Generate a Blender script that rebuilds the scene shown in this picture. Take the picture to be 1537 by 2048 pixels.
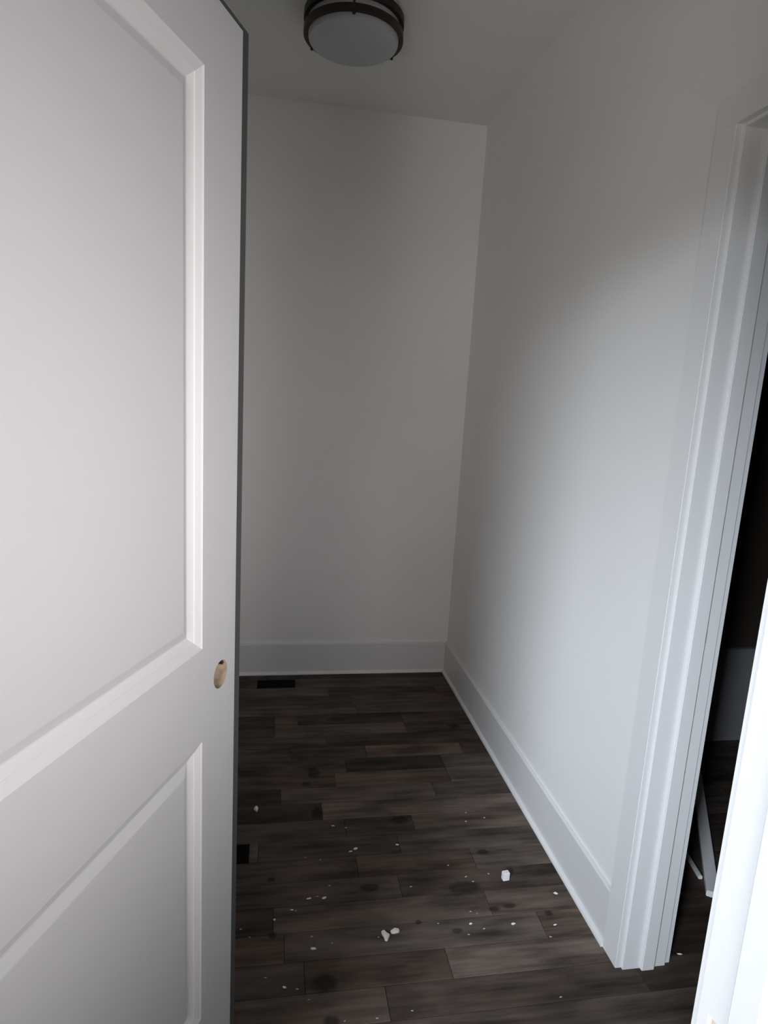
import bpy, bmesh, math, random
from mathutils import Matrix, Vector

for o in list(bpy.data.objects):
    bpy.data.objects.remove(o, do_unlink=True)
SC = bpy.context.scene
COL = SC.collection
R = math.radians

# ------------------------------------------------------------------ camera
XR, YB, H = 0.9366, 3.1217, 2.7386          # right wall face, back wall face, ceiling
XL = -0.62                                  # left wall face
cd = bpy.data.cameras.new('camera')
cam = bpy.data.objects.new('camera', cd)
COL.objects.link(cam)
SC.camera = cam
cd.sensor_fit = 'HORIZONTAL'
cd.sensor_width = 36.0
cd.lens = 36.0 * 1252.78 / 1537.0
cd.clip_start = 0.01
PITCH, ROLL, YAW, CAMH = 0.1820, 0.0567, -0.1735, 1.46
fw = Vector((-math.sin(YAW)*math.cos(PITCH), math.cos(YAW)*math.cos(PITCH), -math.sin(PITCH)))
rt = Vector((math.cos(YAW), math.sin(YAW), 0))
up = rt.cross(fw)
r2 = rt*math.cos(ROLL) + up*math.sin(ROLL)
u2 = -rt*math.sin(ROLL) + up*math.cos(ROLL)
M = Matrix((r2, u2, -fw)).transposed().to_4x4()
M.translation = Vector((0, 0, CAMH))
cam.matrix_world = M

# ------------------------------------------------------------------ light
w = bpy.data.worlds.new('outdoor_sky')
SC.world = w
w.use_nodes = True
bg = w.node_tree.nodes['Background']
bg.inputs[0].default_value = (0.75, 0.85, 1.0, 1)
bg.inputs[1].default_value = 0.05
SC.view_settings.view_transform = 'Standard'
SC.view_settings.look = 'None'
SC.view_settings.gamma = 1.0
SC.view_settings.use_curve_mapping = False
SC.view_settings.exposure = 0.0
SC.cycles.max_bounces = 12
SC.cycles.diffuse_bounces = 8


def area(name, loc, target, sx, sy, power, col, spread):
    l = bpy.data.lights.new(name, 'AREA')
    l.shape = 'RECTANGLE'
    l.size, l.size_y = sx, sy
    l.energy = power
    l.color = col
    l.spread = R(spread)
    o = bpy.data.objects.new(name, l)
    COL.objects.link(o)
    o.location = loc
    o.rotation_euler = (Vector(target)-Vector(loc)).to_track_quat('-Z', 'Y').to_euler()
    return o


# unseen lamps behind the camera: side-window daylight and the added fills
area('added_door_fill', (0.43, -0.82, 1.42), (-0.16, 1.00, 1.30), 0.35, 0.50, 2.75, (1.0, 0.955, 0.96), 54)  # added unseen lamp that brightens the open door
area('daylight_side_window', (-1.62, -1.42, 2.05), (0.93, 2.08, 0.28), 0.52, 0.75, 13.6, (0.80, 0.89, 1.0), 43)
area('added_hall_fill', (-0.65, -1.85, 1.60), (0.4, 3.0, 0.80), 0.8, 1.0, 2.8, (1.0, 0.94, 0.93), 60)  # added fill lamp, lifts the back wall and the hall
area('added_upward_fill', (-1.0, -1.85, 0.90), (1.15, 1.0, 2.55), 0.7, 0.9, 6.2, (1.0, 0.965, 0.93), 60)  # added lamp aimed upward to fill the ceiling and upper walls

# ------------------------------------------------------------------ materials


def mat(name, col, rough=0.5, spec=0.5, bump=None, var=None, metal=0.0):
    m = bpy.data.materials.new(name)
    m.use_nodes = True
    nt = m.node_tree
    b = nt.nodes['Principled BSDF']
    b.inputs['Base Color'].default_value = (*col, 1)
    b.inputs['Roughness'].default_value = rough
    b.inputs['Specular IOR Level'].default_value = spec
    b.inputs['Metallic'].default_value = metal
    tc = nt.nodes.new('ShaderNodeTexCoord')
    if bump:
        n = nt.nodes.new('ShaderNodeTexNoise')
        n.inputs['Scale'].default_value = bump[0]
        n.inputs['Detail'].default_value = 3
        nt.links.new(tc.outputs['Object'], n.inputs['Vector'])
        bp = nt.nodes.new('ShaderNodeBump')
        bp.inputs['Strength'].default_value = bump[1]
        bp.inputs['Distance'].default_value = bump[2]
        nt.links.new(n.outputs['Fac'], bp.inputs['Height'])
        nt.links.new(bp.outputs['Normal'], b.inputs['Normal'])
    if var:
        n = nt.nodes.new('ShaderNodeTexNoise')
        n.inputs['Scale'].default_value = var[0]
        n.inputs['Detail'].default_value = 4
        nt.links.new(tc.outputs['Object'], n.inputs['Vector'])
        cr = nt.nodes.new('ShaderNodeValToRGB')
        cr.color_ramp.elements[0].position = 0.3
        cr.color_ramp.elements[1].position = 0.7
        cr.color_ramp.elements[0].color = (*[c*(1-var[1]) for c in col], 1)
        cr.color_ramp.elements[1].color = (*[min(1, c*(1+var[1])) for c in col], 1)
        nt.links.new(n.outputs['Fac'], cr.inputs['Fac'])
        nt.links.new(cr.outputs['Color'], b.inputs['Base Color'])
    return m


MW = mat('wall_paint', (0.82, 0.81, 0.79), 0.7, 0.3, bump=(260, 0.12, 0.002), var=(3, 0.015))
MC = mat('ceiling_paint', (0.80, 0.79, 0.76), 0.85, 0.2, bump=(200, 0.15, 0.002), var=(3, 0.015))
MT = mat('trim_paint', (0.785, 0.78, 0.77), 0.36, 0.5)
MD = mat('door_paint', (0.78, 0.775, 0.78), 0.45, 0.45, bump=(90, 0.05, 0.001))
MBB = mat('baseboard_paint', (0.715, 0.71, 0.70), 0.42, 0.45)
MM = mat('door_moulding_lit', (0.88, 0.87, 0.87), 0.40, 0.5)  # lighter than the door: light on the moulding slopes put into the colour
ML = mat('dark_edge_line', (0.11, 0.11, 0.108), 0.8, 0.2)  # for the added dark strip at the door edge
MWOOD = mat('raw_wood', (0.50, 0.39, 0.28), 0.8, 0.2, bump=(120, 0.4, 0.002), var=(60, 0.3))
MBRZ = mat('oiled_bronze', (0.035, 0.026, 0.021), 0.45, 0.5, metal=0.6, var=(25, 0.2))
MGL = mat('frosted_glass', (0.46, 0.46, 0.47), 0.45, 0.4)
MVENT = mat('black_vent', (0.003, 0.0025, 0.0022), 0.8, 0.1)
MGREY = mat('shaded_panel', (0.22, 0.215, 0.22), 0.6, 0.3, var=(4, 0.08))  # pale panel greyed, the side room's shade is in its colour
MDARK = mat('dark_brown_wall', (0.045, 0.034, 0.026), 0.8, 0.2, var=(2.5, 0.2))  # brown deepened further to carry the side room's shade
MCR = mat('plaster_crumb', (0.80, 0.77, 0.73), 0.9, 0.1, bump=(300, 0.3, 0.002))
MCD = mat('dusty_crumb', (0.42, 0.39, 0.36), 0.95, 0.1, bump=(300, 0.3, 0.002))
MSUB = mat('subfloor', (0.015, 0.012, 0.010), 0.9, 0.1)
MGLS = mat('window_glass', (0.9, 0.95, 1.0), 0.05, 0.5)
MGLS.node_tree.nodes['Principled BSDF'].inputs['Transmission Weight'].default_value = 1.0

KNOTS = [(.15, 1.33, .032, .026), (.017, 1.489, .012, .011), (.013, 1.69, .013, .009),
         (.17, 2.228, .024, .034), (.136, 2.156, .016, .014), (.307, 1.628, .030, .014), (.592, 1.60, .055, .022),
         (.701, 1.742, .020, .012), (.53, 1.449, .017, .009), (.428, 1.489, .010, .008), (.817, 1.48, .012, .010),
         (.71, 1.517, .020, .009), (.66, 1.512, .016, .009), (.17, 1.985, .020, .032), (.824, 2.536, .026, .02),
         (.455, 1.923, .034, .02), (.30, 2.63, .05, .016), (.16, 1.23, .02, .016)]


def plank_mat():
    m = bpy.data.materials.new('vinyl_plank')
    m.use_nodes = True
    nt = m.node_tree
    N, L = nt.nodes, nt.links
    b = N['Principled BSDF']
    geo = N.new('ShaderNodeNewGeometry')
    oi = N.new('ShaderNodeObjectInfo')
    # grain: noise stretched along the plank (world X), shifted per plank
    off = N.new('ShaderNodeMath'); off.operation = 'MULTIPLY'; off.inputs[1].default_value = 37.0
    L.new(oi.outputs['Random'], off.inputs[0])
    cmb = N.new('ShaderNodeCombineXYZ')
    L.new(off.outputs[0], cmb.inputs[0]); L.new(off.outputs[0], cmb.inputs[2])
    add = N.new('ShaderNodeVectorMath'); add.operation = 'ADD'
    L.new(geo.outputs['Position'], add.inputs[0]); L.new(cmb.outputs[0], add.inputs[1])
    mp = N.new('ShaderNodeMapping'); mp.inputs['Scale'].default_value = (2.2, 26, 1)
    L.new(add.outputs[0], mp.inputs['Vector'])
    n1 = N.new('ShaderNodeTexNoise'); n1.inputs['Scale'].default_value = 1.6; n1.inputs['Detail'].default_value = 6
    n1.inputs['Roughness'].default_value = 0.62
    L.new(mp.outputs[0], n1.inputs['Vector'])
    mp2 = N.new('ShaderNodeMapping'); mp2.inputs['Scale'].default_value = (3.5, 9, 1)
    L.new(add.outputs[0], mp2.inputs['Vector'])
    n2 = N.new('ShaderNodeTexNoise'); n2.inputs['Scale'].default_value = 1.3; n2.inputs['Detail'].default_value = 3
    L.new(mp2.outputs[0], n2.inputs['Vector'])
    # grain value 0..1
    mix = N.new('ShaderNodeMath'); mix.operation = 'ADD'
    L.new(n1.outputs['Fac'], mix.inputs[0]); L.new(n2.outputs['Fac'], mix.inputs[1])
    mr = N.new('ShaderNodeMapRange')
    mr.inputs['From Min'].default_value = 0.72; mr.inputs['From Max'].default_value = 1.28
    mr.inputs['To Min'].default_value = 0.36; mr.inputs['To Max'].default_value = 1.55
    L.new(mix.outputs[0], mr.inputs['Value'])
    vm = N.new('ShaderNodeVectorMath'); vm.operation = 'SCALE'
    L.new(oi.outputs['Color'], vm.inputs[0]); L.new(mr.outputs[0], vm.inputs['Scale'])
    # dark knots of the printed pattern at their own places
    last = None
    nz = N.new('ShaderNodeTexNoise'); nz.inputs['Scale'].default_value = 45; nz.inputs['Detail'].default_value = 3
    L.new(geo.outputs['Position'], nz.inputs['Vector'])
    for (kx, ky, ka, kb) in KNOTS:
        s = N.new('ShaderNodeVectorMath'); s.operation = 'SUBTRACT'; s.inputs[1].default_value = (kx, ky, 0)
        L.new(geo.outputs['Position'], s.inputs[0])
        q = N.new('ShaderNodeVectorMath'); q.operation = 'MULTIPLY'; q.inputs[1].default_value = (1/ka, 1/kb, 0)
        L.new(s.outputs[0], q.inputs[0])
        ln = N.new('ShaderNodeVectorMath'); ln.operation = 'LENGTH'
        L.new(q.outputs[0], ln.inputs[0])
        if last is None:
            last = ln.outputs['Value']
        else:
            mn = N.new('ShaderNodeMath'); mn.operation = 'MINIMUM'
            L.new(last, mn.inputs[0]); L.new(ln.outputs['Value'], mn.inputs[1])
            last = mn.outputs[0]
    a2 = N.new('ShaderNodeMath'); a2.operation = 'MULTIPLY_ADD'
    a2.inputs[1].default_value = 0.9; a2.inputs[2].default_value = -0.45
    L.new(nz.outputs['Fac'], a2.inputs[0])
    a3 = N.new('ShaderNodeMath'); a3.operation = 'ADD'
    L.new(last, a3.inputs[0]); L.new(a2.outputs[0], a3.inputs[1])
    kr = N.new('ShaderNodeMapRange')
    kr.inputs['From Min'].default_value = 0.7; kr.inputs['From Max'].default_value = 1.25
    kr.inputs['To Min'].default_value = 0.40; kr.inputs['To Max'].default_value = 1.0
    L.new(a3.outputs[0], kr.inputs['Value'])
    vm2 = N.new('ShaderNodeVectorMath'); vm2.operation = 'SCALE'
    L.new(vm.outputs[0], vm2.inputs[0]); L.new(kr.outputs[0], vm2.inputs['Scale'])
    L.new(vm2.outputs[0], b.inputs['Base Color'])
    b.inputs['Roughness'].default_value = 0.68
    b.inputs['Specular IOR Level'].default_value = 0.16
    bp = N.new('ShaderNodeBump'); bp.inputs['Strength'].default_value = 0.25; bp.inputs['Distance'].default_value = 0.002
    L.new(n1.outputs['Fac'], bp.inputs['Height']); L.new(bp.outputs['Normal'], b.inputs['Normal'])
    return m


MPL = plank_mat()

# ------------------------------------------------------------------ helpers


def link(name, me, m, parent=None, loc=None):
    o = bpy.data.objects.new(name, me)
    COL.objects.link(o)
    if m and not me.materials:
        me.materials.append(m)
    if parent:
        o.parent = parent
    if loc:
        o.location = loc
    return o


def finish(bm, name, m, parent=None, bevel=0.0, smooth=False, seg=1, loc=None):
    bmesh.ops.remove_doubles(bm, verts=bm.verts, dist=1e-6)
    if bevel:
        ed = [e for e in bm.edges if len(e.link_faces) == 2 and e.calc_face_angle(0) > 0.6]
        bmesh.ops.bevel(bm, geom=ed, offset=bevel, segments=seg, affect='EDGES', clamp_overlap=True)
    bmesh.ops.recalc_face_normals(bm, faces=bm.faces)
    me = bpy.data.meshes.new(name)
    bm.to_mesh(me)
    bm.free()
    if smooth:
        for p in me.polygons:
            p.use_smooth = True
    return link(name, me, m, parent, loc)


def addbox(bm, a, b):
    x0, y0, z0 = a
    x1, y1, z1 = b
    v = [bm.verts.new(c) for c in [(x0, y0, z0), (x1, y0, z0), (x1, y1, z0), (x0, y1, z0),
                                   (x0, y0, z1), (x1, y0, z1), (x1, y1, z1), (x0, y1, z1)]]
    for f in [(0, 3, 2, 1), (4, 5, 6, 7), (0, 1, 5, 4), (1, 2, 6, 5), (2, 3, 7, 6), (3, 0, 4, 7)]:
        bm.faces.new([v[i] for i in f])


def box(name, a, b, m, parent=None, bevel=0.0, seg=1):
    bm = bmesh.new()
    addbox(bm, a, b)
    return finish(bm, name, m, parent, bevel, seg=seg)


def boxes(name, lst, m, parent=None):
    bm = bmesh.new()
    for a, b in lst:
        addbox(bm, a, b)
    bmesh.ops.recalc_face_normals(bm, faces=bm.faces)
    me = bpy.data.meshes.new(name)
    bm.to_mesh(me)
    bm.free()
    return link(name, me, m, parent)


def extrude(name, prof, p0, p1, ax_u, ax_v, m, parent=None, smooth=False):
    """profile [(u,v)] swept straight from p0 to p1"""
    bm = bmesh.new()
    U, V = Vector(ax_u), Vector(ax_v)
    A = [bm.verts.new(Vector(p0)+U*u+V*v) for u, v in prof]
    B = [bm.verts.new(Vector(p1)+U*u+V*v) for u, v in prof]
    n = len(prof)
    for i in range(n):
        bm.faces.new((A[i], A[(i+1) % n], B[(i+1) % n], B[i]))
    bm.faces.new(A)
    bm.faces.new(B[::-1])
    return finish(bm, name, m, parent, smooth=smooth)


def empty(name, loc=(0, 0, 0), rz=0.0):
    o = bpy.data.objects.new(name, None)
    COL.objects.link(o)
    o.location = loc
    o.rotation_euler = (0, 0, rz)
    o.empty_display_size = 0.05
    return o


def tag(o, label, cat, kind=None, group=None):
    o['label'] = label
    o['category'] = cat
    if kind:
        o['kind'] = kind
    if group:
        o['group'] = group
    return o


# ------------------------------------------------------------------ setting
WT = 0.123                                   # wall thickness
YE1 = 0.424                                  # hall face of the entry wall
YE0 = YE1-WT                                 # its camera side
ODL, ODR = -0.412, 0.393                     # entry opening between jamb faces
HJ = 2.050                                   # head jamb underside
SY1 = 1.2807                                 # side doorway: far jamb face
SY0 = SY1-0.775                              # near jamb face
XD = XR+WT                                   # dark-room side of the right wall
DRX, DRY = 2.75, YB                          # dark room extents
RX0, RX1, RY0, YJ = -1.75, 1.25, -1.90, -0.90           # entry room extents
JT = 0.018                                   # jamb board thickness

# floor
floor = tag(box('floor', (RX0-.1, RY0-.1, -0.06), (DRX+.1, YB+.12, -0.0045), MSUB),
            'dark brown wood plank floor running across the narrow hall', 'floor', 'structure')

rng = random.Random(7)
PITCHY = 0.0915
ROW0 = 1.3065
GAP = 0.0006
meshes = {}


def plank_mesh(L):
    k = round(L, 3)
    if k in meshes:
        return meshes[k]
    bm = bmesh.new()
    addbox(bm, (0, 0, -0.0045), (k-GAP*2, PITCHY-GAP*2, 0))
    top = [e for e in bm.edges if all(abs(v.co.z) < 1e-6 for v in e.verts)]
    bmesh.ops.bevel(bm, geom=top, offset=0.0008, segments=1, affect='EDGES')
    me = bpy.data.meshes.new('plank')
    bm.to_mesh(me)
    bm.free()
    me.materials.append(MPL)
    meshes[k] = me
    return me


# per-row joints read from the photo: row index -> list of (x start, tone)
BASE = Vector((0.102, 0.077, 0.062))
SPECIAL = {  # row : [(x0, x1, tone)]
    7: [(-0.62, .187, .50), (.187, 1.0, 1.30)],
    8: [(-0.62, .042, .45), (.042, .62, 1.10), (.62, 1.05, .80)],
    9: [(-0.62, .25, .75), (.25, .70, .95), (.70, 1.02, 1.15)],
    10: [(-0.62, .30, .75), (.30, .70, .48), (.70, 1.05, .95)],
    13: [(-0.62, .017, .55), (.017, .60, 1.0), (.60, 1.05, .80)],
    14: [(-0.62, .017, .55), (.017, .12, .9), (.12, .60, .50), (.60, 1.05, .8)],
    15: [(-0.62, .40, 1.05), (.40, 1.05, .85)],
    0: [(-0.62, .10, .80), (.10, .48, .72), (.48, 1.05, 1.35)],
    1: [(-0.62, .05, .85), (.05, .78, 1.05), (.78, 1.05, 1.2)],
    -1: [(-0.62, .30, .95), (.30, .98, .72), (.98, 1.6, 1.0)],
    2: [(-0.62, .02, .72), (.02, .65, 1.05), (.65, 1.05, 1.15)],
    3: [(-0.62, .40, .80), (.40, .95, .70), (.95, 1.5, .9)],
    4: [(-0.62, .28, .78), (.28, .66, .85), (.66, 1.05, .98)],
    6: [(-0.62, .26, .80), (.26, .50, .62), (.50, 1.05, .95)],
}
rows = range(-36, 21)
for r in rows:
    y = ROW0 + r*PITCHY
    if y+PITCHY < RY0 or y > YB+.05:
        continue
    segs = []
    xend = DRX
    hall = r >= -10
    x = RX0 if not hall else XL-0.02
    if r in SPECIAL:
        segs += SPECIAL[r]
        x = SPECIAL[r][-1][1]
    while x < xend:
        L = rng.choice([0.31, 0.46, 0.61, 0.76, 0.92])
        L *= rng.choice([1.0, 0.9])
        segs.append((x, min(x+L, xend), rng.uniform(0.62, 1.12)))
        x += L
    if not hall:
        segs = [s for s in segs if s[0] < RX1]
    for (a, b, t) in segs:
        if b-a < 0.03:
            continue
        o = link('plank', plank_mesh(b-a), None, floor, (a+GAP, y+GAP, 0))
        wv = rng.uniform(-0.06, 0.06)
        c = BASE*(t if a < XR else t*0.55)  # side-room planks darker: the unlit room's shade put into their colour
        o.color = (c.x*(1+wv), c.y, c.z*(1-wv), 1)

# ceiling
tag(box('ceiling', (RX0-.1, RY0-.1, H), (DRX+.1, YB+.12, H+.1), MC),
    'off-white painted ceiling above the hall', 'ceiling', 'structure')
# back wall
tag(box('wall_back', (XL-.12, YB, 0), (XD, YB+.12, H), MW),
    'plain off-white wall closing the end of the hall', 'wall', 'structure')
tag(box('wall_left', (XL-.12, YE1-.05, 0), (XL, YB, H), MW),
    'off-white hall wall hidden behind the open door', 'wall', 'structure')
# right wall with the side doorway
tag(boxes('wall_right', [((XR, SY1+JT, 0), (XD, YB, H)),
                         ((XR, SY0-JT, HJ+JT), (XD, SY1+JT, H)),
                         ((XR, YE0, 0), (XD, SY0-JT, H))], MW),
    'off-white right hall wall with daylight falling on it', 'wall', 'structure')
# entry wall (camera stands before it)
tag(boxes('wall_entry', [((RX0, YE0, 0), (ODL-JT, YE1, H)),
                         ((ODL-JT, YE0, HJ+JT), (ODR+JT, YE1, H)),
                         ((ODR+JT, YE0, 0), (XR, YE1, H))], MW),
    'off-white wall around the entry doorway', 'wall', 'structure')
# entry room behind the camera; rear windows and wall jog are added for the lamps
WA = (0.12, 0.72, 0.95, 1.90)                # added window in the added jog of the rear wall: x0,x1,z0,z1
WC = (-1.42, -0.10, 0.40, 2.15)              # added wide rear window
tag(boxes('wall_rear', [((RX0, RY0-.1, 0), (WC[0], RY0, H)), ((WC[1], RY0-.1, 0), (0.10, RY0, H)),
                        ((WC[0], RY0-.1, 0), (WC[1], RY0, WC[2])), ((WC[0], RY0-.1, WC[3]), (WC[1], RY0, H)),
                        ((0.0, RY0, 0), (0.10, YJ, H)),
                        ((0.10, YJ-.1, 0), (WA[0], YJ, H)), ((WA[1], YJ-.1, 0), (RX1, YJ, H)),
                        ((WA[0], YJ-.1, 0), (WA[1], YJ, WA[2])), ((WA[0], YJ-.1, WA[3]), (WA[1], YJ, H))], MW),
    'off-white wall behind the viewer with an added step and two added windows', 'wall', 'structure')
WB = (-1.80, -1.05, 1.55, 2.55)              # side window y0,y1,z0,z1
tag(boxes('wall_side', [((RX0-.1, RY0, 0), (RX0, WB[0], H)), ((RX0-.1, WB[1], 0), (RX0, YE0, H)),
                        ((RX0-.1, WB[0], 0), (RX0, WB[1], WB[2])), ((RX0-.1, WB[0], WB[3]), (RX0, WB[1], H))], MW),
    'off-white wall to the left of the viewer with a window', 'wall', 'structure')
tag(box('wall_entry_right', (RX1, RY0, 0), (RX1+.1, YE0, H), MW),
    'off-white wall to the right of the viewer', 'wall', 'structure')


def window(name, axis, c0, c1, z0, z1, p, label):
    t = empty(name, ((c0+c1)/2, p, z0) if axis == 'x' else (p, (c0+c1)/2, z0))
    bm = bmesh.new()
    hw, hz, f, d = (c1-c0)/2, z1-z0, 0.035, 0.03

    def B(a0, a1, za, zb, dd):
        if axis == 'x':
            addbox(bm, (a0, -dd, za), (a1, dd, zb))
        else:
            addbox(bm, (-dd, a0, za), (dd, a1, zb))
    B(-hw, -hw+f, 0, hz, d); B(hw-f, hw, 0, hz, d); B(-hw+f, hw-f, 0, f, d); B(-hw+f, hw-f, hz-f, hz, d)
    bmesh.ops.recalc_face_normals(bm, faces=bm.faces)
    me = bpy.data.meshes.new('window_frame'); bm.to_mesh(me); bm.free()
    link('window_frame', me, MT, t)
    bm = bmesh.new()
    B(-hw+f, hw-f, f, hz-f, 0.003)
    bmesh.ops.recalc_face_normals(bm, faces=bm.faces)
    me = bpy.data.meshes.new('pane'); bm.to_mesh(me); bm.free()
    link('pane', me, MGLS, t)
    tag(t, label, 'window', 'structure')


window('added_window_small', 'x', WA[0], WA[1], WA[2], WA[3], YJ-.05, 'added small white framed window behind the viewer')  # unseen, added with the wall jog to house the door fill
window('added_window_wide', 'x', WC[0], WC[1], WC[2], WC[3], RY0-.05, 'added wide white framed window behind the viewer')  # unseen, added to house the hall and upward fills
window('window_2', 'y', WB[0], WB[1], WB[2], WB[3], RX0-.05, 'white framed high window to the left of the viewer')

# dark side room
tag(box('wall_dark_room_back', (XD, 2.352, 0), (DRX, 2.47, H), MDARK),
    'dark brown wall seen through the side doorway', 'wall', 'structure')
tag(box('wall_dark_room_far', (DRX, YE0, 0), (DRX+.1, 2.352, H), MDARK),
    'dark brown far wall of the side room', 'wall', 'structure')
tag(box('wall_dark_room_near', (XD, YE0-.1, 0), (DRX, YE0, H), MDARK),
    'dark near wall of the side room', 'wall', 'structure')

# ------------------------------------------------------------------ baseboards
HB = 0.1687


def bb_prof():
    # u = out from the wall, v = up
    p = [(0, 0), (0.0200, 0), (0.0205, 0.004), (0.0195, 0.0085), (0.0165, 0.0115), (0.0135, 0.0125),
         (0.0130, HB-0.004), (0.0115, HB-0.0012), (0.009, HB), (0, HB)]
    return p


def baseboard(name, p0, p1, outw, label):
    t = empty(name, ((p0[0]+p1[0])/2, (p0[1]+p1[1])/2, 0))
    o0 = Vector(t.location)
    a, b = Vector(p0)-o0, Vector(p1)-o0
    extrude('board', [(0, 0.0), (0.013, 0.0), (0.013, HB-0.004), (0.0115, HB-0.0012), (0.009, HB), (0, HB)],
            a, b, outw, (0, 0, 1), MBB, t)
    extrude('shoe_moulding', [(0.013, 0), (0.0235, 0), (0.0238, 0.004), (0.0222, 0.0095), (0.0185, 0.0138), (0.013, 0.0155)],
            a, b, outw, (0, 0, 1), MT, t)
    return tag(t, label, 'baseboard', 'structure')


YC0, YC1 = 1.3542, 1.2867                    # casing outer and inner edges (side doorway)
baseboard('baseboard_right', (XR, YC0, 0), (XR, YB, 0), (-1, 0, 0), 'white baseboard along the right hall wall')
baseboard('baseboard_back', (XL, YB, 0), (XR-.013, YB, 0), (0, -1, 0), 'white baseboard along the end wall')
baseboard('baseboard_left', (XL, 0.6, 0), (XL, YB-.013, 0), (1, 0, 0), 'white baseboard on the wall behind the door')

# ------------------------------------------------------------------ side doorway frame
CT, CW = 0.018, 0.0675
tr = empty('trim_1', (XR, (SY0+SY1)/2, 0))
o0 = Vector(tr.location)


def tb(name, a, b, m=MT, bev=0.0012, par=None, org=None):
    org = o0 if org is None else org
    a = Vector(a)-org
    b = Vector(b)-org
    return box(name, a, b, m, par or tr, bev, 2)


def jamb_with_mortise(name, a, b, hole, axis, par, org):
    """board a..b with a real mortise cut: hole=(c0,c1,z0,z1) along the jamb's depth axis"""
    a, b = Vector(a)-org, Vector(b)-org
    c0, c1, z0, z1 = hole
    k = 0 if axis == 'x' else 1
    c0 -= org[k]; c1 -= org[k]
    bm = bmesh.new()

    def B(k0, k1, za, zb):
        p, q = a.copy(), b.copy()
        p[k], q[k], p[2], q[2] = k0, k1, za, zb
        addbox(bm, p, q)
    B(a[k], c0, a[2], b[2]); B(c1, b[k], a[2], b[2]); B(c0, c1, a[2], z0); B(c0, c1, z1, b[2])
    bmesh.ops.recalc_face_normals(bm, faces=bm.faces)
    me = bpy.data.meshes.new(name); bm.to_mesh(me); bm.free()
    j = link(name, me, MT, par)
    return j, (c0, c1, z0, z1, a, b)


# hall-side casing
tb('casing', (XR-CT, YC1, 0), (XR, YC0, HJ+.006))
tb('casing', (XR-CT, SY0-.006-CW, 0), (XR, SY0-.006, HJ+.006))
tb('casing', (XR-CT, SY0-.006-CW, HJ+.006), (XR, YC0, HJ+.006+CW))
# dark-room side casing
tb('casing', (XD, YC1, 0), (XD+CT, YC0, HJ+.006))
tb('casing', (XD, SY0-.006-CW, 0), (XD+CT, SY0-.006, HJ+.006))
tb('casing', (XD, SY0-.006-CW, HJ+.006), (XD+CT, YC0, HJ+.006+CW))
# jambs
MX0, MX1 = 1.0275, 1.0345
jf, hh_ = jamb_with_mortise('jamb', (XR, SY1, 0), (XD, SY1+JT-.001, HJ+JT), (MX0, MX1, .918, .948), 'x', tr, o0)
c0, c1, z0, z1, ja, jb = hh_
box('strike_mortise', (c0, ja.y+.006, z0), (c1, jb.y-.001, z1), MWOOD, jf)['label'] = 'small raw wood strike notch'
tb('jamb', (XR, SY0-JT+.001, 0), (XD, SY0, HJ+JT))
tb('head_jamb', (XR, SY0, HJ), (XD, SY1, HJ+JT-.001))
# stops
SX0, SX1 = 0.9855, 1.0225
tb('door_stop', (SX0, SY1-.0105, 0), (SX1, SY1, HJ), bev=.002)
tb('door_stop', (SX0, SY0, 0), (SX1, SY0+.0105, HJ), bev=.002)
tb('door_stop', (SX0, SY0+.0105, HJ-.0105), (SX1, SY1-.0105, HJ), bev=.002)
tag(tr, 'white painted frame of the side doorway in the right wall', 'door frame', 'structure')

# ------------------------------------------------------------------ entry doorway frame (camera stands in it)
t2 = empty('trim_2', ((ODL+ODR)/2, (YE0+YE1)/2, 0))
o2 = Vector(t2.location)


def tb2(name, a, b, m=MT, bev=0.0012):
    return tb(name, a, b, m, bev, t2, o2)


CE = 0.0135
tb2('casing', (ODR+.006, YE1, 0), (ODR+.006+CW, YE1+CE, HJ+.006))
tb2('casing', (ODL-.006-CW, YE1, 0), (ODL-.006, YE1+CE, HJ+.006))
tb2('casing', (ODL-.006-CW, YE1, HJ+.006), (ODR+.006+CW, YE1+CE, HJ+.006+CW))
tb2('casing', (ODR+.006, YE0-CT, 0), (ODR+.006+CW, YE0, HJ+.006))
tb2('casing', (ODL-.006-CW, YE0-CT, 0), (ODL-.006, YE0, HJ+.006))
tb2('casing', (ODL-.006-CW, YE0-CT, HJ+.006), (ODR+.006+CW, YE0, HJ+.006+CW))
jn, hh2 = jamb_with_mortise('jamb', (ODR, YE0, 0), (ODR+JT-.001, YE1, HJ+JT), (.3985, .4125, .868, .9335), 'y', t2, o2)
c0, c1, z0, z1, ja, jb = hh2
box('strike_mortise', (ja.x+.005, c0, z0), (jb.x-.001, c1, z1), MWOOD, jn)['label'] = 'raw wood strike notch'
tb2('jamb', (ODL-JT+.001, YE0, 0), (ODL, YE1, HJ+JT))
tb2('head_jamb', (ODL, YE0, HJ), (ODR, YE1, HJ+JT-.001))
tb2('door_stop', (ODR-.0105, .352, 0), (ODR, .382, HJ), bev=.002)
tb2('door_stop', (ODL, .352, 0), (ODL+.0105, .382, HJ), bev=.002)
tb2('door_stop', (ODL+.0105, .352, HJ-.0105), (ODR-.0105, .382, HJ), bev=.002)
tag(t2, 'bright white frame of the entry doorway close to the viewer', 'door frame', 'structure')

# ------------------------------------------------------------------ the open door
TH = 1.1849
Wd = 0.792
EX, EY = -0.074, 1.1984
dirx, diry = math.cos(TH), math.sin(TH)
door = empty('door_1', (EX-Wd*dirx, EY-Wd*diry, 0), TH)
DZ0, DZ1, DT = 0.012, 2.044, 0.035
ST = 0.1285                                  # stile width
Z1, Z2, Z3, Z4 = 1.9335, 1.0035, 0.8245, 0.222
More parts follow.
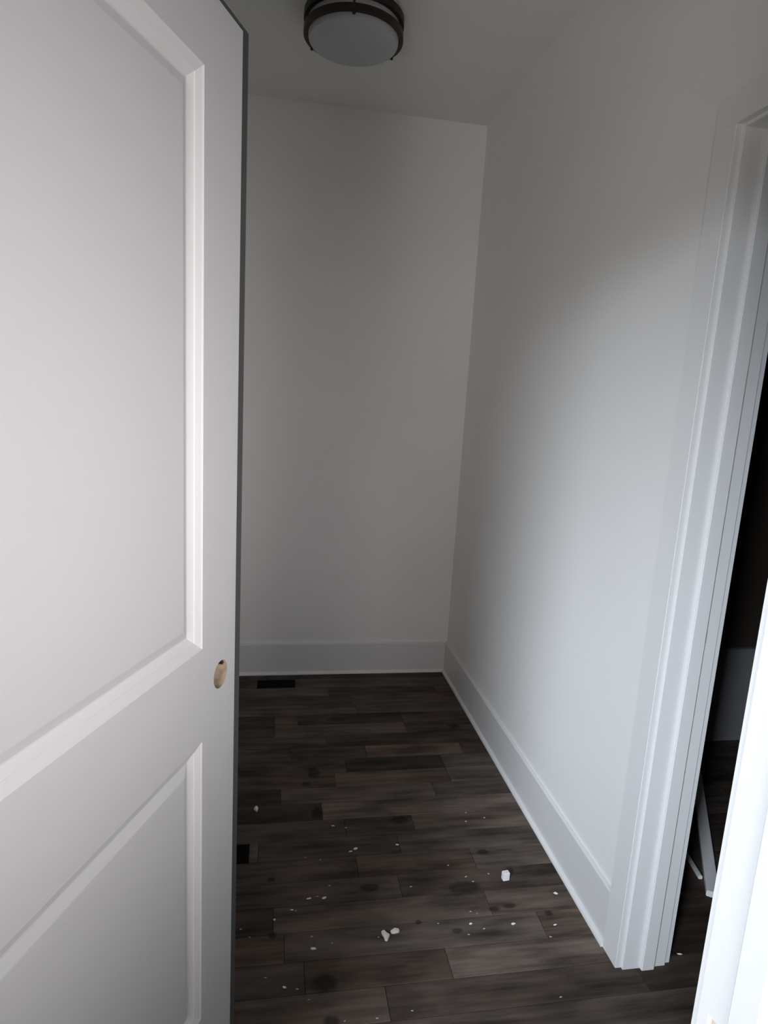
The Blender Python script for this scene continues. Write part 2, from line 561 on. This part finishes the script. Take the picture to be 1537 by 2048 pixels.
# local: x along the leaf (0 hinge .. Wd free edge), y = 0 visible face, +y = back
box('hinge_stile', (0, 0, DZ0), (ST, DT, DZ1), MD, door, .0008)
box('top_rail', (ST, 0, Z1), (Wd-ST, DT, DZ1), MD, door)
box('lock_rail', (ST, 0, Z3), (Wd-ST, DT, Z2), MD, door)
box('bottom_rail', (ST, 0, DZ0), (Wd-ST, DT, Z4), MD, door)
# lock stile with a real round bore
BX, BZ, BR = Wd-0.0595, 0.926, 0.0268
bm = bmesh.new()
xs0, xs1 = Wd-ST, Wd
za, zb = BZ-0.06, BZ+0.06
addbox(bm, (xs0, 0, DZ0), (xs1, DT, za))
addbox(bm, (xs0, 0, zb), (xs1, DT, DZ1))
NSEG = 48


def rect_pt(a):
    c, s = math.cos(a), math.sin(a)
    tx = ((xs1-BX)/c if c > 0 else (xs0-BX)/c) if abs(c) > 1e-9 else 1e9
    tz = ((zb-BZ)/s if s > 0 else (za-BZ)/s) if abs(s) > 1e-9 else 1e9
    t = min(tx, tz)
    return (BX+c*t, BZ+s*t)


angs = [2*math.pi*i/NSEG for i in range(NSEG)]
for cx, cz in [(xs1, zb), (xs0, zb), (xs0, za), (xs1, za)]:
    a = math.atan2(cz-BZ, cx-BX) % (2*math.pi)
    k = min(range(NSEG), key=lambda i: abs(angs[i]-a))
    angs[k] = a
for yy in (0, DT):
    outer = [bm.verts.new((rect_pt(a)[0], yy, rect_pt(a)[1])) for a in angs]
    inner = [bm.verts.new((BX+BR*math.cos(a), yy, BZ+BR*math.sin(a))) for a in angs]
    for i in range(NSEG):
        j = (i+1) % NSEG
        bm.faces.new((outer[i], outer[j], inner[j], inner[i]))
    if yy == 0:
        o_f = outer
    else:
        for i in range(NSEG):
            j = (i+1) % NSEG
            bm.faces.new((o_f[i], o_f[j], outer[j], outer[i]))
stile = finish(bm, 'lock_stile', MD, door)
# bore lining: raw wood tube with the latch bore opening into it
bm = bmesh.new()
rowsN = 12
rings = []
for k in range(rowsN+1):
    y = DT*k/rowsN
    rings.append([bm.verts.new((BX+BR*math.cos(2*math.pi*i/NSEG), y, BZ+BR*math.sin(2*math.pi*i/NSEG))) for i in range(NSEG)])
for k in range(rowsN):
    for i in range(NSEG):
        j = (i+1) % NSEG
        ang = 2*math.pi*(i+.5)/NSEG
        yy, zz = DT*(k+.5)/rowsN, BR*math.sin(ang)
        if math.cos(ang) > 0 and math.hypot(yy-0.0135, zz-0.0135) < 0.0075:
            continue
        bm.faces.new((rings[k][i], rings[k][j], rings[k+1][j], rings[k+1][i]))
bore = finish(bm, 'knob_bore', MWOOD, stile, smooth=True)
bore['label'] = 'round unpainted knob hole'

PROF = [(0.0, 0.0), (0.0030, 0.0022), (0.0140, 0.0075), (0.0155, 0.0090), (0.0270, 0.0150), (0.0300, 0.0150)]
FIELD = (0.0485, 0.0082)                     # where the raised field begins: inset, depth


def panel_set(x0, z0, x1, z1):
    c = {'bl': (x0, z0, 1, 1), 'br': (x1, z0, -1, 1), 'tr': (x1, z1, -1, -1), 'tl': (x0, z1, 1, -1)}
    for s, e in (('bl', 'br'), ('br', 'tr'), ('tr', 'tl'), ('tl', 'bl')):
        bm = bmesh.new()
        A, B = [], []
        for u, w_ in PROF:
            a, b = c[s], c[e]
            A.append(bm.verts.new((a[0]+a[2]*u, w_, a[1]+a[3]*u)))
            B.append(bm.verts.new((b[0]+b[2]*u, w_, b[1]+b[3]*u)))
        for i in range(len(PROF)-1):
            bm.faces.new((A[i], B[i], B[i+1], A[i+1]))
        # back of the moulding so it is a solid strip
        back = []
        for (q, L) in ((c[s], A), (c[e], B)):
            b0 = bm.verts.new((q[0], 0.022, q[1]))
            b1 = bm.verts.new((q[0]+q[2]*PROF[-1][0], 0.022, q[1]+q[3]*PROF[-1][0]))
            back.append((b0, b1))
        bm.faces.new((A[-1], B[-1], back[1][1], back[0][1]))
        bm.faces.new((back[0][1], back[1][1], back[1][0], back[0][0]))
        bm.faces.new((back[0][0], back[1][0], B[0], A[0]))
        bm.faces.new(A + [back[0][1], back[0][0]])
        bm.faces.new(B[::-1] + [back[1][0], back[1][1]])
        finish(bm, 'moulding', MM, door)
    bm = bmesh.new()
    lv = [(PROF[-1][0], 0.024), (PROF[-1][0], PROF[-1][1]), (FIELD[0]-.002, FIELD[1]+.0003), (FIELD[0], FIELD[1])]
    rg_ = [[bm.verts.new((xx, d, zz)) for xx, zz in ((x0+u, z0+u), (x1-u, z0+u), (x1-u, z1-u), (x0+u, z1-u))] for u, d in lv]
    for a, b in zip(rg_, rg_[1:]):
        for i in range(4):
            bm.faces.new((a[i], a[(i+1) % 4], b[(i+1) % 4], b[i]))
    bm.faces.new(rg_[-1])
    bm.faces.new(rg_[0][::-1])
    finish(bm, 'panel', MD, door)
    box('back_panel', (x0, 0.0242, z0), (x1, DT-.006, z1), MD, door)


panel_set(ST, Z2, Wd-ST, Z1)
panel_set(ST, Z4, Wd-ST, Z3)
# added strip, no real door part: draws a dark line round the leaf
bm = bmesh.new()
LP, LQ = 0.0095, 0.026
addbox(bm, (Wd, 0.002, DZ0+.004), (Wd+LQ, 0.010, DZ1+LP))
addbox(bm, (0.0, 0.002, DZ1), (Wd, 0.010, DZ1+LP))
edge_strip = finish(bm, 'added_edge_strip', ML, door)
edge_strip['label'] = 'added dark grey strip along the door edge'
# hinges on the hidden hinge edge
for hz in (0.25, 1.03, 1.80):
    bm = bmesh.new()
    bmesh.ops.create_cone(bm, cap_ends=True, segments=12, radius1=.006, radius2=.006, depth=.09,
                          matrix=Matrix.Translation((-0.006, DT+.004, hz)))
    finish(bm, 'hinge', MBRZ, door)
tag(door, 'large white two-panel door standing open, knob hole without a knob', 'door', 'structure')

# ------------------------------------------------------------------ ceiling lamp
LX, LY = 0.218, 2.362
lamp = empty('ceiling_lamp', (LX, LY, H))


def lathe(name, prof, m, parent, seg=64, smooth=True):
    bm = bmesh.new()
    rg = []
    for rr, z in prof:
        if rr < 1e-6:
            rg.append([bm.verts.new((0, 0, z))])
        else:
            rg.append([bm.verts.new((rr*math.cos(2*math.pi*i/seg), rr*math.sin(2*math.pi*i/seg), z)) for i in range(seg)])
    for a, b in zip(rg, rg[1:]):
        for i in range(seg):
            j = (i+1) % seg
            if len(a) == 1:
                bm.faces.new((a[0], b[i], b[j]))
            elif len(b) == 1:
                bm.faces.new((a[i], b[0], a[j]))
            else:
                bm.faces.new((a[i], b[i], b[j], a[j]))
    o = finish(bm, name, m, parent)
    for p in o.data.polygons:
        p.use_smooth = smooth
    o.data.set_sharp_from_angle(angle=R(35))
    return o


RG = 0.152
lathe('ceiling_pan', [(0, -.001), (.145, -.001), (.145, -.012), (0, -.012)], MBRZ, lamp)
lathe('glass_shade', [(RG-.006, -.012), (RG, -.012), (RG, -.108), (RG-.004, -.116), (RG-.016, -.121), (.10, -.1245), (.05, -.1265), (0, -.127)], MGL, lamp)


def ring(z0, z1, ri, ro):
    lathe('ring', [(ri, z0), (ro, z0), (ro, z1), (ri, z1), (ri, z0)], MBRZ, lamp)


ring(-.060, -.036, RG+.003, RG+.016)
ring(-.102, -.082, RG+.003, RG+.016)
for a in (27, 147, 264):
    ca, sa = math.cos(R(a)), math.sin(R(a))
    rr = RG+.0095
    bm = bmesh.new()
    bmesh.ops.create_cone(bm, cap_ends=True, segments=12, radius1=.0035, radius2=.0035, depth=.075,
                          matrix=Matrix.Translation((ca*rr, sa*rr, -.068)))
    pst = finish(bm, 'post', MBRZ, lamp, smooth=True)
    bm = bmesh.new()
    bmesh.ops.create_uvsphere(bm, u_segments=10, v_segments=6, radius=.0055, matrix=Matrix.Translation((ca*rr, sa*rr, -.107)))
    finish(bm, 'finial', MBRZ, pst, smooth=True)
tag(lamp, 'round flush ceiling lamp with two dark bronze rings and frosted glass', 'ceiling lamp')

# ------------------------------------------------------------------ floor vent
VX, VY = 0.095, 0.042


def vent(loc, label):
    vt = empty('floor_vent', loc)
    bm = bmesh.new()
    for a, b in [((-VX, -VY, 0), (-VX+.008, VY, .002)), ((VX-.008, -VY, 0), (VX, VY, .002)),
                 ((-VX+.008, -VY, 0), (VX-.008, -VY+.008, .002)), ((-VX+.008, VY-.008, 0), (VX-.008, VY, .002))]:
        addbox(bm, a, b)
    finish(bm, 'frame', MVENT, vt)
    box('duct_cover', (-VX+.008, -VY+.008, 0), (VX-.008, VY-.008, .0004), MVENT, vt)
    for i in range(11):
        x = -VX+.016+i*(2*VX-.032)/10
        box('louver', (x-.0022, -VY+.008, .0004), (x+.0022, VY-.008, .0014), MVENT, vt)
    tag(vt, label, 'floor vent', None, 'black floor vents')


vent((0.022, 2.996, 0), 'black rectangular floor vent in front of the end wall')
vent((-0.153, 1.806, 0), 'black floor vent mostly hidden behind the edge of the open door')

# ------------------------------------------------------------------ things in the dark room
lg = empty('low_panel', (1.95, 2.340, 0))
box('board', (-.86, -.012, 0), (.795, .0115, .432), MGREY, lg, .002, 2)
box('top_cap', (-.86, -.014, .432), (.795, .0115, .444), MGREY, lg, .003, 2)
tag(lg, 'low panel coloured in shade along the foot of the dark wall in the side room', 'panel')


def bar(name, p, q, wd, ht, label):
    p, q = Vector(p), Vector(q)
    L = (q-p).length
    t = box(name, (0, -wd/2, 0), (L, wd/2, ht), MT, None, .002, 2)
    t.location = p
    t.rotation_euler = (0, 0, math.atan2(q.y-p.y, q.x-p.x))
    return tag(t, label, 'trim board', None, 'trim offcuts in the side room')


bar('trim_offcut', (1.353, 1.481, 0), (1.74, 2.102, 0), .036, .020, 'long white trim offcut lying on the dark floor through the side doorway')
bar('trim_offcut', (1.366, 1.555, 0), (1.397, 1.71, 0), .013, .012, 'short thin white trim strip beside the longer offcut through the side doorway')

# ------------------------------------------------------------------ plaster debris on the floor
DEB = [(-0.044, 2.001, 15.8, 24.5), (-0.113, 1.949, 11.9, 15.3), (0.219, 1.911, 12.0, 5.2), (0.262, 1.895, 8.6, 8.6), (0.283, 1.79, 13.1, 13.1), (0.266, 1.78, 11.4, 9.7), (0.423, 1.795, 9.9, 11.6), (0.166, 1.754, 7.9, 6.4), (0.12, 1.769, 4.8, 4.8), (0.186, 1.644, 7.5, 7.5), (0.123, 1.601, 13.2, 7.3), (0.148, 1.608, 5.9, 4.4), (0.168, 1.597, 13.2, 10.3), (0.072, 1.565, 10.0, 7.2), (0.084, 1.562, 5.7, 4.3), (0.024, 1.534, 7.0, 9.8), (-0.067, 1.513, 6.9, 6.9), (-0.043, 1.484, 5.4, 6.8), (0.128, 1.428, 16.0, 12.0), (0.178, 1.441, 5.4, 8.1), (0.124, 1.469, 6.8, 5.5), (0.327, 1.450, 21.8, 28.6), (0.353, 1.463, 29.0, 12.4), (0.306, 1.448, 5.5, 5.5), (0.432, 1.616, 7.6, 6.1), (0.702, 1.936, 7.2, 7.2), (0.689, 1.891, 8.8, 7.1), (0.76, 1.904, 8.9, 7.1), (0.734, 1.613, 24.9, 31.1), (0.57, 1.691, 6.4, 6.4), (0.612, 1.637, 9.4, 7.8), (0.63, 1.617, 7.7, 6.2), (0.688, 1.643, 6.3, 6.3), (0.868, 1.542, 13.7, 12.2), (0.587, 1.507, 5.8, 5.8), (0.604, 1.498, 5.8, 5.8), (0.482, 1.476, 5.7, 4.3), (0.575, 1.464, 9.9, 8.5), (0.608, 1.444, 7.0, 5.6), (0.558, 1.429, 7.0, 7.0), (0.697, 1.449, 12.8, 10.0), (0.816, 1.434, 11.4, 8.6), (0.786, 1.397, 8.4, 7.0), (0.05, 1.326, 9.9, 9.9), (0.081, 1.319, 7.5, 6.2), (0.002, 1.36, 6.3, 5.1), (0.108, 1.289, 6.1, 4.9), (0.736, 1.223, 7.5, 6.3), (0.355, 1.232, 6.1, 4.8), (0.268, 1.223, 7.2, 6.0), (0.19, 1.225, 5.9, 5.9), (1.122, 1.305, 15.1, 8.2)]
SPEC = {
    0: 'oval white plaster flake on the floor close to the door edge, farther one',
    1: 'small white flake half hidden behind the door edge',
    4: 'larger of two touching white crumbs in the middle of the floor',
    5: 'smaller of two touching white crumbs in the middle of the floor',
    6: 'single round white crumb right of the two touching crumbs',
    10: 'left crumb of a short row of three white crumbs',
    11: 'tiny middle crumb of a short row of three white crumbs',
    12: 'right crumb of a short row of three white crumbs',
    18: 'rounded white plaster crumb left of the largest plaster pieces',
    21: 'largest irregular white plaster piece on the floor, standing upright',
    22: 'elongated white plaster piece touching the largest plaster piece',
    33: 'white crumb close to the baseboard, beside the pale plank',
    40: 'white crumb nearer the viewer than the square block',
    41: 'white crumb near the baseboard, nearer the viewer than the other one there',
    2: 'tiny flat white speck behind the two touching crumbs, left of a pair',
    3: 'tiny round white speck behind the two touching crumbs, right of a pair',
    7: 'white plaster speck a little left of the two touching crumbs',
    8: 'faintest white speck, farther left of the two touching crumbs',
    9: 'lone white speck just behind the row of three crumbs',
    13: 'larger of two adjoining white specks left of the row of three crumbs',
    14: 'smaller of two adjoining white specks left of the row of three crumbs',
    15: 'upright white speck left of and nearer than the two adjoining specks',
    16: 'white speck close to the door edge, nearer than the hidden floor vent',
    17: 'faint white speck near the door edge, just right of another speck',
    19: 'upright white speck just right of the rounded plaster crumb',
    20: 'flat white speck directly behind the rounded plaster crumb',
    23: 'tiny white speck immediately left of the largest plaster piece',
    24: 'lone white speck between the row of three crumbs and the square block',
    25: 'farthest white speck of three well behind the square block',
    26: 'left nearer white speck of three well behind the square block',
    27: 'rightmost white speck of three well behind the square block',
    29: 'lone white speck left of and behind the square block',
    30: 'brightest white speck in the short trail left of the square block',
    31: 'nearest white speck in the short trail left of the square block',
    32: 'white speck closest to the square block on its left',
    34: 'left of two tiny white specks nearer the viewer than the square block',
    35: 'right of two tiny white specks nearer the viewer than the square block',
    36: 'faint lone white speck right of the elongated plaster piece',
    37: 'largest white speck in the small cluster right of the elongated plaster piece',
    38: 'rightmost white speck in the small cluster right of the elongated plaster piece',
    39: 'nearest white speck in the small cluster right of the elongated plaster piece',
    42: 'white speck beside the end of the baseboard at the doorway frame',
    43: 'larger of two white specks in the lower left of the floor',
    44: 'smaller of two white specks in the lower left of the floor',
    45: 'white speck left of and behind the two lower-left specks',
    46: 'white speck right of and nearer than the two lower-left specks',
    47: 'lone white speck on the floor in front of the side doorway frame',
    48: 'lone white speck at the bottom centre of the floor',
    49: 'white speck at the bottom edge of the picture, right of another',
    50: 'leftmost white speck at the bottom edge of the picture',
    51: 'white plaster flake at the foot of the side doorway frame',
}


FLAKES = {21: ([(-11, 17), (-3, 19), (3, 7), (11, 3), (6, -8), (1, -15), (-5, -13), (-6, -4), (-10, 8)], .0075),
          22: ([(-11, 3), (-4, 6), (2, 9), (14, 7), (15, 1), (11, -4), (-2, -6), (-9, -5)], .006)}


def crumb(name, wd, ht, seed, flat=0.7):
    rg_ = random.Random(seed)
    bm = bmesh.new()
    bmesh.ops.create_icosphere(bm, subdivisions=1 if wd < 0.012 else 2, radius=1)
    dirs = [(Vector((rg_.uniform(-1, 1), rg_.uniform(-1, 1), rg_.uniform(-1, 1))).normalized(), rg_.uniform(.5, .85)) for _ in range(6)]
    for v in bm.verts:
        for d, lim in dirs:
            t = v.co.dot(d)
            if t > lim:
                v.co -= d*(t-lim)
        v.co *= rg_.uniform(.9, 1.08)
    mnz = min(v.co.z for v in bm.verts); mxz = max(v.co.z for v in bm.verts)
    mx = max(abs(v.co.x) for v in bm.verts)
    # seen from above at a slant: projected height = depth*sin + height*cos
    hgt = max(.0015, ht*flat*0.75)
    dep = ht*0.62
    for v in bm.verts:
        v.co = Vector((v.co.x/mx*wd/2, v.co.y*dep/2, (v.co.z-mnz)/(mxz-mnz)*hgt))
    return finish(bm, name, MCR)


for i, (x, y, wd, ht) in enumerate(DEB):
    wd, ht = wd/1000, ht/1000
    if i == 28:
        t = empty('white_block', (x, y+.006, 0), .12)
        bm = bmesh.new()
        addbox(bm, (-.0108, -.008, 0), (.0108, .008, .0265))
        finish(bm, 'block', MT, t, .0016, seg=2)
        tag(t, 'small square white block standing on the floor near the baseboard', 'block')
        continue
    if i in FLAKES:
        pts, th = FLAKES[i]
        bm = bmesh.new()
        lo = [bm.verts.new((px/1000, py/1000, 0)) for px, py in pts]
        hi = [bm.verts.new((px*.9/1000, py*.9/1000, th*(0.7+0.3*((k*7) % 3)/2))) for k, (px, py) in enumerate(pts)]
        n = len(pts)
        for k in range(n):
            bm.faces.new((lo[k], lo[(k+1) % n], hi[(k+1) % n], hi[k]))
        bm.faces.new(lo[::-1])
        c = bm.verts.new((0, 0, th*1.1))
        for k in range(n):
            bm.faces.new((hi[k], hi[(k+1) % n], c))
        o = finish(bm, 'plaster_crumb', MCR)
        o.location = (x, y, 0)
        tag(o, SPEC[i], 'plaster crumb', None, 'plaster crumbs scattered on the hall floor')
        continue
    o = crumb('plaster_crumb', wd, ht, 100+i, .85 if i in (21, 0) else .6)
    if max(wd, ht) < .0095:
        o.data.materials[0] = MCD
    if i == 0:
        o.scale = (1.0, 1.2, 1.5)
    else:
        o.scale = (1.12, 1.12, 1.12)
    o.location = (x, y+ht*.3, 0)
    o.rotation_euler = (0, 0, rng.uniform(-.3, .3))
    if i in SPEC:
        tag(o, SPEC[i], 'plaster crumb', None, 'plaster crumbs scattered on the hall floor')
    else:
        tag(o, 'speck-sized white plaster crumb scattered alone on the dark plank floor', 'plaster crumb', None,
            'plaster specks scattered on the hall floor')
